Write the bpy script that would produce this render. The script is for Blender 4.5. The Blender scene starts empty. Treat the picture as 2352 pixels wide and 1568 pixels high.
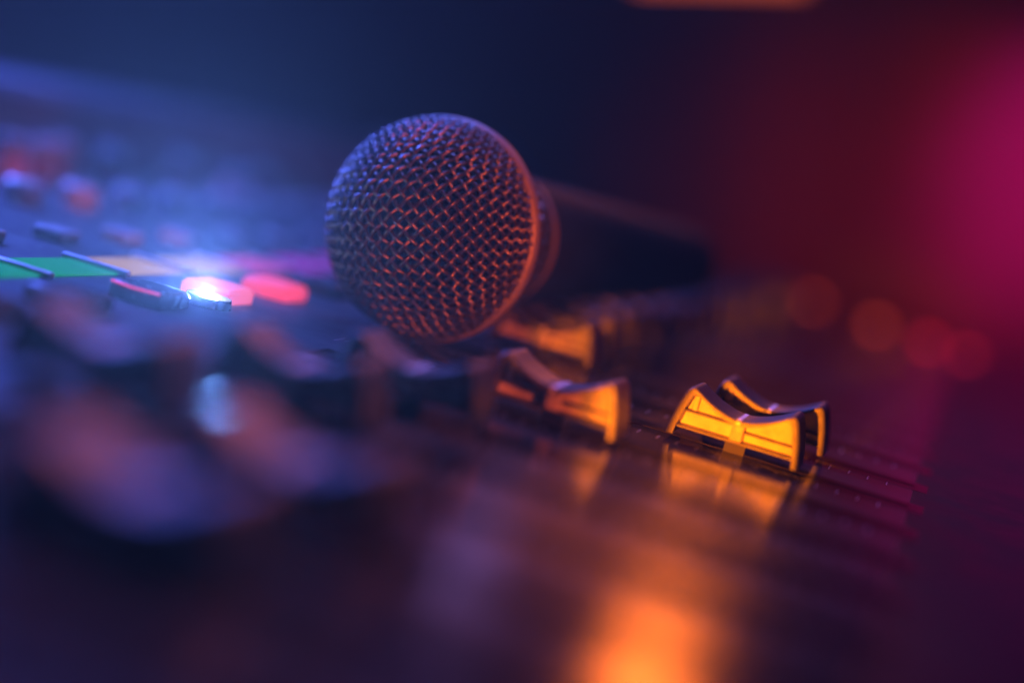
import bpy, bmesh, math, random
from mathutils import Matrix, Vector

random.seed(7)
R = math.radians
MM = 0.001

# ------------------------------------------------------------------ frame
# The console's top panel leans down towards the operator by INCL degrees.
# Console coordinates, in mm: t = along the fader travel (towards the operator),
# c = across the channels (away from the camera), n = height above the panel.
INCL = R(15.3)
HC = 52.6                                    # camera height above the panel
TILT = Matrix.Rotation(INCL, 4, 'Y')         # console coordinates -> world


def W(t, c, n):
    return TILT @ Vector((t * MM, c * MM, n * MM))


scene = bpy.context.scene
col = scene.collection

# ------------------------------------------------------------------ camera
cam_d = bpy.data.cameras.new('camera')
cam = bpy.data.objects.new('camera', cam_d)
col.objects.link(cam)
scene.camera = cam
cam.location = W(0, 0, HC)
cam.rotation_euler = (R(90 - 3.0), 0, R(16.07))
cam_d.sensor_width = 36.0
cam_d.lens = 36.0 * 3730 / 2352
cam_d.clip_start = 0.005
cam_d.clip_end = 50
cam_d.dof.use_dof = True
cam_d.dof.focus_distance = 0.347
cam_d.dof.aperture_fstop = 3.1
cam_d.dof.aperture_blades = 0

# ------------------------------------------------------------------ render / world
scene.render.engine = 'CYCLES'
scene.cycles.use_denoising = True
scene.cycles.denoiser = 'OPENIMAGEDENOISE'
scene.cycles.max_bounces = 8
scene.cycles.volume_bounces = 0
scene.cycles.sample_clamp_indirect = 6.0
scene.cycles.sample_clamp_direct = 0.0
scene.view_settings.view_transform = 'Standard'
scene.view_settings.look = 'None'
scene.view_settings.exposure = 0
scene.view_settings.gamma = 1
scene.view_settings.use_curve_mapping = False

world = bpy.data.worlds.new('World')
scene.world = world
world.use_nodes = True
bg = world.node_tree.nodes['Background']
bg.inputs[0].default_value = (0.10, 0.12, 0.45, 1)
bg.inputs[1].default_value = 0.004


# ------------------------------------------------------------------ lamps
def aim(o, frm, to):
    p, q = W(*frm), W(*to)
    o.location = p
    o.rotation_euler = (q - p).to_track_quat('-Z', 'Y').to_euler()


def spot(name, frm, to, color, power, half, blend=0.5, radius=0.01):
    d = bpy.data.lights.new(name, 'SPOT')
    d.color = color
    d.energy = power
    d.spot_size = R(half * 2)
    d.spot_blend = blend
    d.shadow_soft_size = radius
    o = bpy.data.objects.new(name, d)
    col.objects.link(o)
    aim(o, frm, to)
    return o


def wspot(name, frm, to, *a):
    o = spot(name, (0, 0, 0), (0, 0, -1), *a)
    p, q = Vector(frm), Vector(to)
    o.location = p
    o.rotation_euler = (q - p).to_track_quat('-Z', 'Y').to_euler()
    return o


def area(name, frm, to, color, power, sx, sy):
    d = bpy.data.lights.new(name, 'AREA')
    d.shape = 'RECTANGLE'
    d.size, d.size_y = sx, sy
    d.color = color
    d.energy = power
    o = bpy.data.objects.new(name, d)
    col.objects.link(o)
    aim(o, frm, to)
    return o


# amber key light from beside the camera onto the right-hand faders
spot('amber_key_light', (-36, 10, 23), (-42, 335, 4.5), (1.0, 0.185, 0.001), 22.0, 4.7, 0.8, 0.003)
spot('added_amber_cap_fill', (-52, 20, 66), (-87, 396, 7), (1.0, 0.18, 0.001), 9.0, 2.2, 0.8, 0.004)  # added fill that brightens the cap under the microphone
# red-orange light on the microphone from the right
spot('red_fill_light', (85, 150, 66), (-104, 354, 28), (1.0, 0.11, 0.02), 4.6, 12, 1.0, 0.012)
# blue stage light from behind the console's upper edge on the left
spot('blue_stage_light', (-620, 620, 330), (-150, 330, 0), (0.08, 0.14, 1.0), 40.0, 34, 0.8, 0.09)
# spot over the panel light, added to raise its blue halo in the haze
spot('added_halo_light', (-152.5, 320.0, 1.90), (-205, 30, 118), (0.14, 0.31, 1.0), 10.5, 58, 1.0, 0.0002)
# beams of the two stage lamps above the far side
spot('amber_lamp_beam', (-147, 1180, 318), (-60, 230, 0), (1.0, 0.17, 0.02), 0.8, 11, 0.9, 0.034)
spot('violet_lamp_beam', (-300, 1180, 275), (-75, 215, 0), (0.5, 0.25, 0.9), 0.04, 10, 0.9, 0.03)
# soft blue light high behind on the left, rose light high on the right behind
area('blue_soft_light', (-300, 560, 520), (-90, 220, 0), (0.15, 0.19, 1.0), 3.2, 0.2, 0.2)
spot('rose_stage_light', (60, 560, 440), (-98, 185, 5), (1.0, 0.20, 0.28), 12.0, 10.5, 0.8, 0.03)
# magenta and red stage lights on the curtain beyond the right edge
wspot('magenta_stage_light', (0.42, 1.10, 0.30), (0.175, 1.5, 0.15), (1.0, 0.0, 0.34), 54.0, 17, 1.0, 0.03)
wspot('red_stage_light', (0.30, 1.10, 0.10), (0.02, 1.5, 0.10), (1.0, 0.015, 0.008), 20.0, 23, 1.0, 0.03)


# ------------------------------------------------------------------ materials
def mat(name, base, rough=0.5, metal=0.0, noise=0.0, nscale=400.0, rvar=0.0, bump=0.0, bscale=2500.0,
        emit=None, estr=0.0, spec=0.5, coat=0.0, trans=0.0, alpha=1.0):
    m = bpy.data.materials.new(name)
    m.use_nodes = True
    nt = m.node_tree
    b = nt.nodes['Principled BSDF']
    b.inputs['Base Color'].default_value = (*base, 1)
    b.inputs['Roughness'].default_value = rough
    b.inputs['Metallic'].default_value = metal
    b.inputs['Specular IOR Level'].default_value = spec
    b.inputs['Coat Weight'].default_value = coat
    b.inputs['Transmission Weight'].default_value = trans
    if emit:
        b.inputs['Emission Color'].default_value = (*emit, 1)
        b.inputs['Emission Strength'].default_value = estr
    if noise or rvar or bump:
        tc = nt.nodes.new('ShaderNodeTexCoord')
        nz = nt.nodes.new('ShaderNodeTexNoise')
        nz.inputs['Scale'].default_value = nscale
        nz.inputs['Detail'].default_value = 6
        nt.links.new(tc.outputs['Object'], nz.inputs['Vector'])
        if noise:
            mx = nt.nodes.new('ShaderNodeMix')
            mx.data_type = 'RGBA'
            mx.inputs[6].default_value = (*[c * (1 - noise) for c in base], 1)
            mx.inputs[7].default_value = (*[min(1, c * (1 + noise)) for c in base], 1)
            nt.links.new(nz.outputs['Fac'], mx.inputs[0])
            nt.links.new(mx.outputs[2], b.inputs['Base Color'])
        if rvar:
            mr = nt.nodes.new('ShaderNodeMapRange')
            mr.inputs['From Min'].default_value = 0.3
            mr.inputs['From Max'].default_value = 0.7
            mr.inputs['To Min'].default_value = max(0.02, rough - rvar)
            mr.inputs['To Max'].default_value = rough + rvar
            nt.links.new(nz.outputs['Fac'], mr.inputs['Value'])
            nt.links.new(mr.outputs['Result'], b.inputs['Roughness'])
        if bump:
            n2 = nt.nodes.new('ShaderNodeTexNoise')
            n2.inputs['Scale'].default_value = bscale
            n2.inputs['Detail'].default_value = 3
            nt.links.new(tc.outputs['Object'], n2.inputs['Vector'])
            bp = nt.nodes.new('ShaderNodeBump')
            bp.inputs['Strength'].default_value = bump
            bp.inputs['Distance'].default_value = 0.0002
            nt.links.new(n2.outputs['Fac'], bp.inputs['Height'])
            nt.links.new(bp.outputs['Normal'], b.inputs['Normal'])
    return m


M = {
    'panel': mat('panel_gloss', (0.034, 0.026, 0.022), 0.16, noise=0.25, nscale=60, rvar=0.05, bump=0.03, bscale=900),
    'panel_matte': mat('panel_satin', (0.022, 0.022, 0.025), 0.45, noise=0.25, nscale=60, rvar=0.06, bump=0.05, bscale=900, spec=0.25),
    'panel_front': mat('front_panel_satin', (0.014, 0.012, 0.012), 0.34, noise=0.25, nscale=60, rvar=0.06, bump=0.05, bscale=900, spec=0.15),
    'strip': mat('slot_strip_black', (0.006, 0.006, 0.006), 0.16, noise=0.2, nscale=120, rvar=0.03, spec=0.12),
    'slot': mat('slot_dark', (0.004, 0.004, 0.004), 0.6),
    'print': mat('white_print', (0.30, 0.30, 0.32), 0.5),
    'cap': mat('fader_cap_satin', (0.035, 0.034, 0.036), 0.42, metal=0.0, noise=0.2, nscale=500, rvar=0.06, bump=0.12,
               bscale=6000, spec=0.65),
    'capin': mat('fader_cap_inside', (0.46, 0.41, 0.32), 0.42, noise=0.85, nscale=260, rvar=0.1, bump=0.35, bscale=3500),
    'line': mat('pointer_line', (0.7, 0.7, 0.7), 0.35),
    'wire': mat('grille_wire', (0.15, 0.14, 0.14), 0.36, metal=0.85, noise=0.2, nscale=900),
    'ring': mat('grille_ring', (0.26, 0.24, 0.24), 0.48, metal=0.4, noise=0.2, nscale=700, bump=0.08, bscale=3000),
    'foam': mat('grille_foam', (0.006, 0.006, 0.008), 0.95, bump=0.4, bscale=3000),
    'handle': mat('handle_paint', (0.012, 0.012, 0.013), 0.6, metal=0.0, spec=0.06, noise=0.2, nscale=300, bump=0.1, bscale=5000),
    'button': mat('button_rubber', (0.05, 0.05, 0.06), 0.24, noise=0.15, nscale=300, rvar=0.06),
    'button_red': mat('button_red_lit', (0.4, 0.05, 0.08), 0.35, emit=(1.0, 0.07, 0.16), estr=0.8),
    'button_hot': mat('button_pink_lit', (0.5, 0.1, 0.12), 0.35, emit=(1.0, 0.14, 0.22), estr=0.8),
    'red_line': mat('red_light_line', (0.3, 0.01, 0.02), 0.4, emit=(1.0, 0.03, 0.07), estr=0.9),
    'led': mat('white_led', (1, 1, 1), 0.4, emit=(0.8, 0.9, 1.0), estr=60.0),
    'green': mat('screen_green', (0.01, 0.05, 0.03), 0.25, emit=(0.0, 0.36, 0.17), estr=0.62),
    'beige': mat('screen_amber', (0.05, 0.04, 0.03), 0.25, emit=(0.62, 0.36, 0.14), estr=0.62),
    'purple': mat('screen_purple', (0.05, 0.01, 0.05), 0.25, emit=(0.42, 0.03, 0.62), estr=0.62),
    'rosy': mat('screen_rose', (0.05, 0.01, 0.05), 0.25, emit=(0.72, 0.07, 0.46), estr=0.62),
    'divider': mat('screen_divider', (0.6, 0.6, 0.62), 0.35, metal=0.4),  # tone raised to stand in for glare on the bars
    'bridge': mat('meter_bridge_paint', (0.05, 0.05, 0.06), 0.45, noise=0.2, nscale=40, rvar=0.06),
    'knob': mat('knob_grey', (0.22, 0.22, 0.24), 0.40, noise=0.1),
    'key_glint_pale': mat('key_glint_pale', (0.5, 0.5, 0.52), 0.25, noise=0.1),  # pale tone stands in for glints on keys and encoders
    'knob_red': mat('knob_red', (0.22, 0.02, 0.035), 0.42, noise=0.1),
    'knob_pink': mat('knob_pink', (0.75, 0.25, 0.28), 0.45, noise=0.1),
    'led_red': mat('indicator_red', (0.3, 0.01, 0.02), 0.4, emit=(1.0, 0.02, 0.05), estr=1.3),
    'led_orange': mat('indicator_orange', (0.3, 0.08, 0.02), 0.4, emit=(1.0, 0.08, 0.02), estr=1.3),
    'curtain': mat('curtain_cloth', (0.05, 0.05, 0.055), 0.9, noise=0.3, nscale=8),
    'lamp_body': mat('lamp_housing', (0.02, 0.02, 0.02), 0.5),
    'bar_face': mat('amber_bar_face', (0.8, 0.4, 0.1), 0.5, emit=(1.0, 0.14, 0.01), estr=0.7),
    'lamp_face': mat('amber_lamp_face', (0.8, 0.4, 0.1), 0.5, emit=(1.0, 0.17, 0.008), estr=8.0),
    'rose_face': mat('rose_lamp_face', (0.8, 0.4, 0.4), 0.5, emit=(0.4, 0.22, 0.8), estr=0.12),
}


# ------------------------------------------------------------------ mesh helpers (mm in, metres out)
def link(name, bm, m, parent=None, loc=(0, 0, 0), smooth=None):
    me = bpy.data.meshes.new(name)
    bmesh.ops.recalc_face_normals(bm, faces=bm.faces)
    bmesh.ops.scale(bm, vec=(MM, MM, MM), verts=bm.verts)
    bm.to_mesh(me)
    bm.free()
    if smooth is not None:
        me.polygons.foreach_set('use_smooth', [True] * len(me.polygons))
        me.set_sharp_from_angle(angle=R(smooth))
    me.materials.append(M[m])
    o = bpy.data.objects.new(name, me)
    col.objects.link(o)
    o.parent = parent
    o.location = Vector(loc) * MM
    return o


def inst(src, parent, loc):
    """copy of a part with copies of its sub-parts"""
    o = src.copy()
    col.objects.link(o)
    o.parent = parent
    o.location = Vector(loc) * MM
    for ch in src.children:
        d = ch.copy()
        col.objects.link(d)
        d.parent = o
    return o


def box(bm, x0, x1, y0, y1, z0, z1, bev=0.0, seg=2):
    r = bmesh.ops.create_cube(bm, size=1.0)
    vs = r['verts']
    for v in vs:
        v.co = Vector(((x0 + x1) / 2 + v.co.x * (x1 - x0), (y0 + y1) / 2 + v.co.y * (y1 - y0),
                       (z0 + z1) / 2 + v.co.z * (z1 - z0)))
    if bev:
        es = list({e for v in vs for e in v.link_edges})
        bmesh.ops.bevel(bm, geom=es, offset=bev, segments=seg, profile=0.5, affect='EDGES')
    return bm


def B(*a, **k):
    return box(bmesh.new(), *a, **k)


def lathe(prof, seg=48):
    """profile of (r, z) turned about z"""
    bm = bmesh.new()
    rings = []
    for r, z in prof:
        if r < 1e-6:
            rings.append([bm.verts.new((0, 0, z))])
        else:
            rings.append([bm.verts.new((r * math.cos(2 * math.pi * k / seg), r * math.sin(2 * math.pi * k / seg), z))
                          for k in range(seg)])
    for a, b in zip(rings, rings[1:]):
        for k in range(seg):
            k2 = (k + 1) % seg
            if len(a) == 1 and len(b) > 1:
                bm.faces.new((a[0], b[k], b[k2]))
            elif len(b) == 1 and len(a) > 1:
                bm.faces.new((a[k], b[0], a[k2]))
            elif len(a) > 1:
                bm.faces.new((a[k], b[k], b[k2], a[k2]))
    return bm


def tube(bm, pts, rad, sides=6):
    rings = []
    prev = None
    n = len(pts)
    for i, p in enumerate(pts):
        d = (pts[min(i + 1, n - 1)] - pts[max(i - 1, 0)]).normalized()
        if prev is None:
            u = d.orthogonal().normalized()
        else:
            u = (prev - d * prev.dot(d)).normalized()
        prev = u
        w = d.cross(u)
        rings.append([bm.verts.new(p + (u * math.cos(2 * math.pi * k / sides) + w * math.sin(2 * math.pi * k / sides)) * rad)
                      for k in range(sides)])
    for a, b in zip(rings, rings[1:]):
        for k in range(sides):
            k2 = (k + 1) % sides
            bm.faces.new((a[k], a[k2], b[k2], b[k]))


def prism(poly, y0, y1):
    """polygon in (x, z) extruded along y"""
    bm = bmesh.new()
    a = [bm.verts.new((x, y0, z)) for x, z in poly]
    b = [bm.verts.new((x, y1, z)) for x, z in poly]
    bm.faces.new(a)
    bm.faces.new(b)
    n = len(poly)
    for k in range(n):
        bm.faces.new((a[k], a[(k + 1) % n], b[(k + 1) % n], b[k]))
    return bm


def empty(name, matrix):
    o = bpy.data.objects.new(name, None)
    o.empty_display_size = 0.02
    col.objects.link(o)
    o.matrix_world = matrix
    return o


# ------------------------------------------------------------------ backdrop
bm = bmesh.new()
NX = 260
rows = []
for z in (-0.8, 1.7):
    rows.append([bm.verts.new((1000 * (-2.0 + 4.0 * i / NX),
                               1000 * (1.55 + 0.004 * math.sin(i * 0.53) + 0.003 * math.sin(i * 0.27 + 1.0)), 1000 * z))
                 for i in range(NX + 1)])
for i in range(NX):
    bm.faces.new((rows[0][i], rows[0][i + 1], rows[1][i + 1], rows[1][i]))
o = link('curtain', bm, 'curtain', smooth=60)
o['label'] = 'dark pleated curtain far behind the mixing console'
o['category'] = 'curtain'

# ------------------------------------------------------------------ mixing console
console = empty('mixing_console', TILT)
console['label'] = 'dark mixing console with fader caps, lit buttons and coloured channel screens'
console['category'] = 'mixing console'

PITCH = 31.0
C0 = 145.0 + 6.5                      # slot centre of the nearest fader in view
NCH = 27
T_TOP, T_END = -117.0, 0.5            # ends of a slot
C_NEAR, C_FAR = -60.0, C0 + PITCH * NCH
T_BACK, T_FRONT = -300.0, 150.0

link('body', B(T_BACK - 60, T_FRONT, C_NEAR, C_FAR, -90, -4), 'bridge', console)
link('front_panel', B(T_END, T_FRONT, C_NEAR, C_FAR, -4, 0), 'panel_front', console)
link('control_panel', B(T_BACK, T_TOP, C_NEAR, C_FAR, -4, 0), 'panel_matte', console)
link('near_panel', B(T_TOP, T_END, C_NEAR, C0 - PITCH * 1.5, -4, 0), 'panel', console)
slot_c = [C0 + PITCH * k for k in range(-1, NCH - 1)]
SW = 0.9                               # half width of a slot
proto_plate = proto_strip = proto_scale = None
for k, c in enumerate(slot_c):
    if proto_plate is None:
        bm = bmesh.new()
        box(bm, T_TOP, T_END, -PITCH / 2, -SW, -4, 0)
        box(bm, T_TOP, T_END, SW, PITCH / 2, -4, 0)
        proto_plate = link('fader_plate', bm, 'panel', console, (0, c, 0))
        bm = bmesh.new()
        for s in (-1, 1):
            y0, y1 = sorted((s * SW, s * 5.8))
            box(bm, T_TOP - 3, T_END + 3, y0, y1, -0.02, 0.04)
        box(bm, T_END, T_END + 3, -SW, SW, -0.02, 0.04)
        box(bm, T_TOP - 3, T_TOP, -SW, SW, -0.02, 0.04)
        proto_strip = link('slot_strip', bm, 'strip', console, (0, c, 0))
        bm = bmesh.new()
        t = T_TOP - 7
        j = 0
        while t < T_END - 3:
            ln = 6.4 if j % 5 == 0 else 4.2
            box(bm, t - 0.08, t + 0.08, -6.2 - ln, -6.2, 0.005, 0.03)
            t += 1.65 if t < -98 else 4.2
            j += 1
        proto_scale = link('scale_marks', bm, 'print', console, (0, c, 0))
        proto_scale['kind'] = 'stuff'
    else:
        inst(proto_plate, console, (0, c, 0))
        inst(proto_strip, console, (0, c, 0))
        inst(proto_scale, console, (0, c, 0))
link('slot_floor', B(T_TOP, T_END, slot_c[0] - PITCH / 2, C_FAR, -4, -3.4), 'slot', console)

# --- fader caps: hollow saddle-shaped shells, open towards their neighbours
HALF, HGT, SAD = 14.0, 11.6, 7.6


def cap_profile(off):
    """outer outline of a cap in (t, n), offset inwards by off"""
    pts = [(-HALF, 1.0), (-HALF + 0.35, 3.5), (-HALF + 0.95, 6.5), (-HALF + 1.75, 9.3), (-HALF + 2.35, 10.8),
           (-HALF + 2.95, 11.45), (-HALF + 3.6, 11.55), (-HALF + 4.3, 11.2)]
    n = 12
    x0, z0 = pts[-1]
    for i in range(1, n):
        x = x0 + (0 - x0) * i / n
        u = x / x0
        pts.append((x, SAD + (z0 - SAD) * (abs(u) ** 1.75)))
    pts.append((0, SAD))
    full = pts + [(-x, z) for x, z in reversed(pts[:-1])]
    if not off:
        return full
    k = (HALF - off) / HALF
    return [(x * k, z - off * min(1.0, max(0.0, (z - 1.0) / 7.0))) for x, z in full]


CW = 13.0                              # width of a cap across the slot


def make_cap():
    bm = bmesh.new()
    # rounded edges by insetting the outline towards both open sides
    levels = [(0, 0.42), (0.12, 0.14), (0.42, 0.0), (0.8, 0.0), (CW - 0.8, 0.0), (CW - 0.42, 0.0), (CW - 0.12, 0.14), (CW, 0.42)]
    vo = [[bm.verts.new((x, y, z)) for x, z in cap_profile(off)] for y, off in levels]
    vi = [[bm.verts.new((x, y, z)) for x, z in cap_profile(1.35)] for y in (0, CW)]
    n = len(vo[0])
    for i in range(n - 1):
        for a, b in zip(vo, vo[1:]):
            bm.faces.new((a[i], a[i + 1], b[i + 1], b[i]))
        bm.faces.new((vi[0][i], vi[1][i], vi[1][i + 1], vi[0][i + 1]))
        bm.faces.new((vo[0][i], vi[0][i], vi[0][i + 1], vo[0][i + 1]))
        bm.faces.new((vo[-1][i], vo[-1][i + 1], vi[1][i + 1], vi[1][i]))
    for i in (0, n - 1):
        bm.faces.new([v[i] for v in vo] + [vi[1][i], vi[0][i]])
    cap = link('fader_cap', bm, 'cap', console, smooth=40)
    # web in the middle, with ribs and the stem that goes down into the slot
    bm = bmesh.new()
    top = [(x, z) for x, z in cap_profile(1.1) if z > 2.8]
    vt = [[bm.verts.new((x, y, z)) for x, z in top] for y in (6.4, 7.6)]
    vb = [[bm.verts.new((x, y, 2.6)) for x, z in top] for y in (6.4, 7.6)]
    for i in range(len(top) - 1):
        for k in (0, 1):
            bm.faces.new((vt[k][i], vt[k][i + 1], vb[k][i + 1], vb[k][i]))
        bm.faces.new((vb[0][i], vb[0][i + 1], vb[1][i + 1], vb[1][i]))
    link('web', bm, 'capin', cap)
    bm = bmesh.new()
    box(bm, -11.8, -1.3, 3.0, 6.4, 5.8, 6.15, 0.1, 1)
    box(bm, 1.3, 11.8, 3.6, 6.4, 4.6, 4.95, 0.1, 1)
    link('rib', bm, 'cap', cap)
    bm = bmesh.new()
    box(bm, -12.4, 12.4, 2.2, 6.4, 2.3, 2.8, 0.1, 1)
    link('floor_rib', bm, 'cap', cap)
    bm = bmesh.new()
    box(bm, -1.3, 1.3, 2.4, 6.4, 2.8, 7.0, 0.25, 2)
    box(bm, -10.6, -9.4, 4.4, 6.4, 6.2, 9.4, 0.2, 1)
    link('post', bm, 'capin', cap, smooth=40)
    bm = bmesh.new()
    box(bm, -2.2, 2.2, CW / 2 - 0.6, CW / 2 + 0.6, -3.2, 2.6)
    link('stem', bm, 'slot', cap)
    bm = bmesh.new()
    box(bm, -0.45, 0.45, 0.3, CW - 0.3, SAD - 0.2, SAD + 0.06)
    box(bm, -0.45, 0.45, -0.06, 0.3, SAD - 1.0, SAD - 0.35)
    link('pointer_line', bm, 'line', cap)
    return cap


cap0 = make_cap()
# right-hand (operator side) end of each cap along its slot, nearest channel first
CAP_T = {0: -60, 1: -56, 2: -101.5, 3: -83, 4: -74, 5: -54.8, 6: -22.5, 7: -20, 8: -82.5}
for k in range(0, NCH - 1):
    tr = CAP_T.get(k, -84 + random.uniform(-1.5, 1.5) if k < 16 else -84 + random.uniform(-3, 3))
    loc = (tr - HALF, C0 + PITCH * k - CW / 2, 0.3)
    if k == 0:
        cap0.location = Vector(loc) * MM
    else:
        o = inst(cap0, console, loc)
        lab = {5: 'fader cap lit amber on its right half only', 6: 'hollow fader cap glowing amber inside', 7: 'fader cap with a dark inside behind the glowing one', 8: 'amber lit fader cap under the microphone'}.get(k)
        if lab:
            o['label'] = lab

# --- channel buttons with a bevelled hexagonal top
def hexa(l, w, h, top):
    """six-sided button body: long in t, pointed ends in c"""
    bm = bmesh.new()
    def ring(s, z):
        return [bm.verts.new((x * s, y * s, z)) for x, y in
                ((-l / 2, -w * 0.42), (0, -w * 0.52), (l / 2, -w * 0.42), (l / 2, w * 0.42), (0, w * 0.52), (-l / 2, w * 0.42))]
    r = [ring(1.0, 0), ring(1.0, h * 0.7), ring(0.9, h), ring(top, h + 0.35)]
    for a, b in zip(r, r[1:]):
        for k in range(6):
            bm.faces.new((a[k], a[(k + 1) % 6], b[(k + 1) % 6], b[k]))
    bm.faces.new(r[-1])
    bmesh.ops.bevel(bm, geom=[e for e in bm.edges], offset=0.25, segments=2, profile=0.6, affect='EDGES')
    return bm


BT = -157.0
btn0 = link('channel_button', hexa(12, 15, 3.3, 0.55), 'button', console, (BT, 271, 0), smooth=40)
for k, c in enumerate([240, 302, 333, 364] + [395 + 31 * i for i in range(6)]):
    b = inst(btn0, console, (BT, c, 0))
    if k in (1, 2, 3):
        b['label'] = {1: 'dark channel button with a thin red light line', 2: 'channel button lit pink behind the white light', 3: 'channel button lit red beside the pink one'}[k]
    if k in (2, 3):
        b.data = b.data.copy()
        b.data.materials[0] = M['button_hot' if k == 2 else 'button_red']
    if k == 1:
        bm = bmesh.new()
        tube(bm, [Vector((-5.6, -6.6, 3.15)), Vector((0, -8.0, 3.15)), Vector((5.6, -6.6, 3.15))], 0.22)
        link('light_line', bm, 'red_line', b)

# --- bright white panel light in front of the lit button; collar added to block its low rays
pl = link('panel_light', lathe([(0, 1.78), (1.2, 1.72), (2.0, 1.45), (2.5, 0.8), (2.6, 0)], 24), 'led', console, (-152.5, 320.0, 0), smooth=60)
pl['label'] = 'dazzling white blue light with an added shading collar'
link('collar', lathe([(4.7, 0.0), (4.7, 2.06), (4.85, 2.12), (5.0, 2.06), (5.3, 0.0)], 32), 'button', pl, smooth=40)  # added rim, keeps the halo spot off nearby caps and panel

# --- channel screens, one per channel, with raised dividers
SCR = ['green', 'green', 'green', 'beige', 'beige', 'rosy', 'purple', 'purple'] + ['purple'] * 3
for k, mname in enumerate(SCR):
    c = 292 - 31 * 2 + 31 * k
    o = link('channel_screen', B(-189.5, -176, c + 1.2, c + 29.8, 0.0, 0.5, 0.15, 1), mname, console)
    o['label'] = {'green': 'channel screen lit green', 'beige': 'channel screen lit pale amber', 'rosy': 'channel screen lit rose pink', 'purple': 'channel screen lit purple'}[mname]
div0 = link('screen_divider', B(-191, -174, -1.0, 1.0, 0.0, 1.5, 0.4, 2), 'divider', console, (0, 230, 0), smooth=40)
for k in range(1, 12):
    inst(div0, console, (0, 230 + 31 * k, 0))

# --- rows of small keys and encoders above the screens
key0 = link('small_key', B(-4, 4, -4.5, 4.5, 0, 3.0, 0.8, 3), 'key_glint_pale', console, (-207, 252, 0), smooth=40)
for k in range(1, 14):
    inst(key0, console, (-207, 252 + 31 * k, 0))
enc0 = link('encoder', lathe([(0, 6.5), (4.6, 6.3), (5.2, 5.8), (5.5, 0)], 24), 'key_glint_pale', console, (-248, 276, 0), smooth=40)
for k in range(1, 14):
    inst(enc0, console, (-248, 276 + 29 * k, 0))


def knob(c, t, mname, h=13, r=5.5):
    k_ = link('rotary_knob', lathe([(0, h * 0.62), (r * 0.9, h * 0.62), (r, h * 0.55), (r * 1.1, 0)], 24), mname, console,
              (t, c, 0), smooth=40)
    link('knob_cap', lathe([(0, h + 0.2), (r * 0.7, h), (r * 0.82, h * 0.95), (r * 0.85, h * 0.60)], 24), 'knob', k_, smooth=40)
    return k_


for c, t, mn in [(440, -285, 'knob_pink'), (457, -285, 'knob_red'), (480, -292, 'knob_red'), (499, -285, 'knob_red'),
                 (560, -290, 'knob_red'), (558, -266, 'knob_pink'), (620, -285, 'knob_red'), (405, -285, 'knob_red')]:
    knob(c, t, mn)

# --- meter bridge rising along the back
link('meter_bridge', prism([(T_BACK, -20), (T_BACK, 0.5), (-309, 24), (-314, 27), (-360, 27), (-360, -20)], C_NEAR, C_FAR),
     'bridge', console)
# --- lit indicators at the far end
for c, t, mn in [(980, -85, 'led_orange'), (927, -43, 'led_orange'), (901, -13, 'led_red'), (884, 8, 'led_red')]:
    link('indicator', lathe([(0, 3), (3.0, 2.6), (4.2, 0)], 20), mn, console, (t, c, 0), smooth=50)

# ------------------------------------------------------------------ microphone
RB = 25.6
AX = R(11)                            # the axis runs away from the camera, a little to the right
mic_m = TILT @ Matrix.Translation(Vector((-119.8, 361, 26.4)) * MM) @ Matrix.Rotation(-AX, 4, 'Z') @ Matrix.Rotation(R(90), 4, 'X')
# local z of the microphone = towards the grille's pole (towards the camera)
mic = empty('microphone', mic_m)
mic['label'] = 'handheld microphone with round wire mesh head lying across the faders'
mic['category'] = 'microphone'
LF = 24.0                              # depth of the front dome


def dome(u, v, off):
    r = math.hypot(u, v)
    ph = r / RB
    a = math.atan2(v, u)
    nx = math.sin(ph)
    x, z = (RB + off) * nx, (LF + off) * math.cos(ph)
    return Vector((x * math.cos(a), x * math.sin(a), z))


WP, WR, AMP = 2.45, 0.43, 0.45
LIM = RB * R(86)
bm = bmesh.new()
ROT = R(45 + 12)
nw = int(LIM / WP)
for fam in (0, 1):
    for k in range(-nw, nw + 1):
        s = k * WP
        half = math.sqrt(max(0, LIM * LIM - s * s))
        steps = max(2, int(2 * half / WP * 5))
        pts = []
        for i in range(steps + 1):
            q = -half + 2 * half * i / steps
            u, v = (s, q) if fam == 0 else (q, s)
            off = AMP * math.cos(math.pi * (q / WP + k)) * (1 if fam == 0 else -1)
            pts.append(dome(u * math.cos(ROT) - v * math.sin(ROT), u * math.sin(ROT) + v * math.cos(ROT), off))
        tube(bm, pts, WR, 6)
g = link('grille_mesh', bm, 'wire', mic, smooth=80)
g['kind'] = 'stuff'
foam = link('foam_lining', lathe([(0, LF - 2.2)] + [((RB - 2.2) * math.sin(R(a)), (LF - 2.2) * math.cos(R(a))) for a in range(10, 91, 10)]
                                 + [(RB - 2.5, -4), (19, -24)], 40), 'foam', mic, smooth=60)
link('grille_ring', lathe([(RB - 1.2, 1.5), (RB + 0.2, 1.6), (RB + 0.7, 1.3), (RB + 0.95, 0.6), (RB + 0.95, -1.0), (RB + 0.6, -1.9),
                           (RB - 1.2, -2.1)], 96), 'ring', mic, smooth=50)


def rear_r(z):
    """radius of the rear half of the head at z < 0"""
    q = -z / 27.0
    return RB - 0.2 - 9.2 * q ** 1.15


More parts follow.
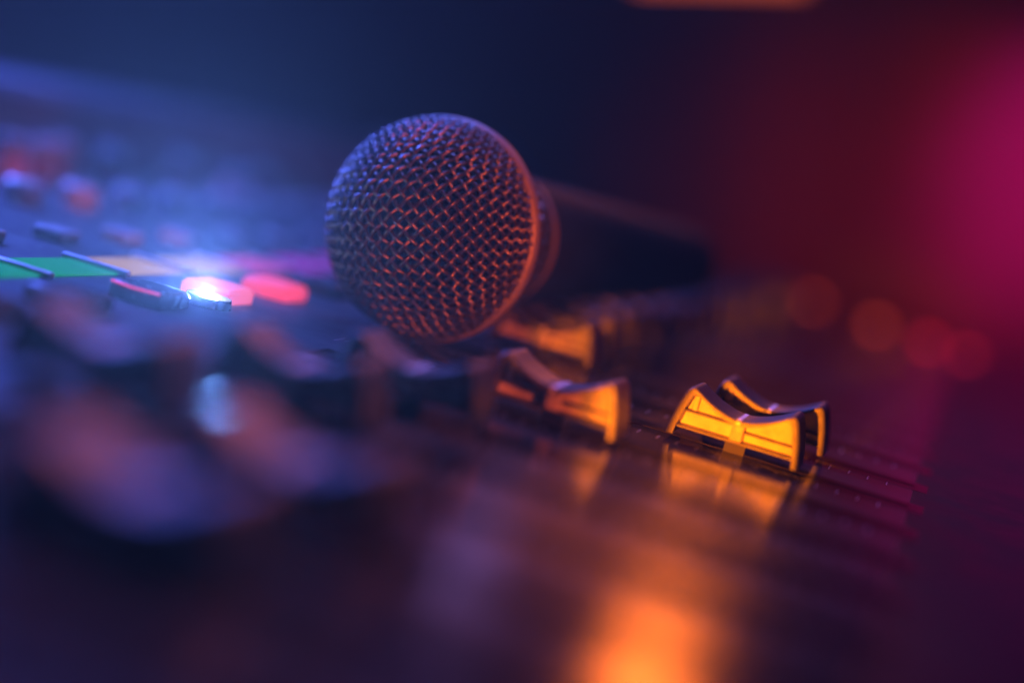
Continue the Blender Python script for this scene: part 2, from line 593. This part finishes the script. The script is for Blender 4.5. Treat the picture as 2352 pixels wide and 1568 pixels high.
bm = bmesh.new()
NH = 64
for fam in (-1, 1):
    for k in range(NH // 2):
        pts = []
        for i in range(61):
            z = -1.6 - 24.6 * i / 60
            ang = 2 * math.pi * k / (NH // 2) + fam * (-z) / 24.0
            off = 0.4 * fam * math.cos(math.pi * (i / 60 * 13 + k))
            r = rear_r(z) + off
            pts.append(Vector((r * math.cos(ang), r * math.sin(ang), z)))
        tube(bm, pts, 0.42, 5)
g = link('rear_grille_mesh', bm, 'wire', mic, smooth=80)
g['kind'] = 'stuff'
link('collar', lathe([(14.5, -25.5), (17.0, -25.6), (17.4, -26.5), (17.4, -30), (17.0, -31), (15.5, -31.2)], 64), 'ring', mic, smooth=40)
link('handle', lathe([(15.5, -31), (16.9, -31.5), (16.6, -36), (15.2, -70), (12.6, -130), (11.6, -160), (11.2, -164), (0, -164.5)], 64),
     'handle', mic, smooth=40)

# ------------------------------------------------------------------ amber stage lamp above the far side
for nm, lp, lt, fm, lab in (
        ('stage_lamp', (-156, 1300, 372), (-30, 200, 0), 'lamp_face', 'amber stage lamp above the far end whose orange glow reflects on the console'),
        ('stage_lamp', (-329, 1300, 308), (-48, 200, 0), 'rose_face', 'dim violet stage lamp above the far end, left of the amber one')):
    p = W(*lp)
    lamp = empty(nm, Matrix.Translation(p) @ (W(*lt) - p).to_track_quat('-Z', 'Y').to_matrix().to_4x4())
    lamp['label'] = lab
    lamp['category'] = 'lamp'
    lamp['group'] = 'stage lamps above the console'
    link('housing', B(-45, 45, -45, 45, 4, 60, 8, 3), 'lamp_body', lamp, smooth=40)
    link('lit_face', B(-36, 36, -36, 36, 0, 3.5), fm, lamp)
    bm = bmesh.new()
    for x0, x1, y0, y1 in ((-46, -42, -46, 46), (42, 46, -46, 46), (-42, 42, -46, -42), (-42, 42, 42, 46)):
        box(bm, x0, x1, y0, y1, -110, 8)
    link('added_hood', bm, 'lamp_body', lamp)  # added out of view to keep lamp light off the bridge

# ------------------------------------------------------------------ amber light bar at the top edge
bar_m = Matrix.Translation((-0.140, 1.0, 0.2225)) @ Matrix.Rotation(R(4), 4, 'Y')
bar = empty('light_bar', bar_m)
bar['label'] = 'slim amber light bar high behind the microphone, cut by the top edge'
bar['category'] = 'light bar'
link('housing', B(-55, 55, -8, 14, 0, 22, 3, 2), 'lamp_body', bar, smooth=40)
link('lit_face', B(-52, 52, -12, -8, -8, 20, 1, 1), 'bar_face', bar)

# ------------------------------------------------------------------ haze, added to carry the blue glow round the panel light
bm = bmesh.new()
box(bm, -2500, 2500, -400, 2500, -900, 1800)
hz = link('haze', bm, 'panel')
hz['kind'] = 'stuff'
hm = bpy.data.materials.new('haze_air')
hm.use_nodes = True
nt = hm.node_tree
nt.nodes.remove(nt.nodes['Principled BSDF'])
pv = nt.nodes.new('ShaderNodeVolumePrincipled')
pv.inputs['Color'].default_value = (0.9, 0.92, 1.0, 1)
pv.inputs['Density'].default_value = 0.027
pv.inputs['Anisotropy'].default_value = 0.7
nt.links.new(pv.outputs['Volume'], nt.nodes['Material Output'].inputs['Volume'])
hz.data.materials.clear()
hz.data.materials.append(hm)
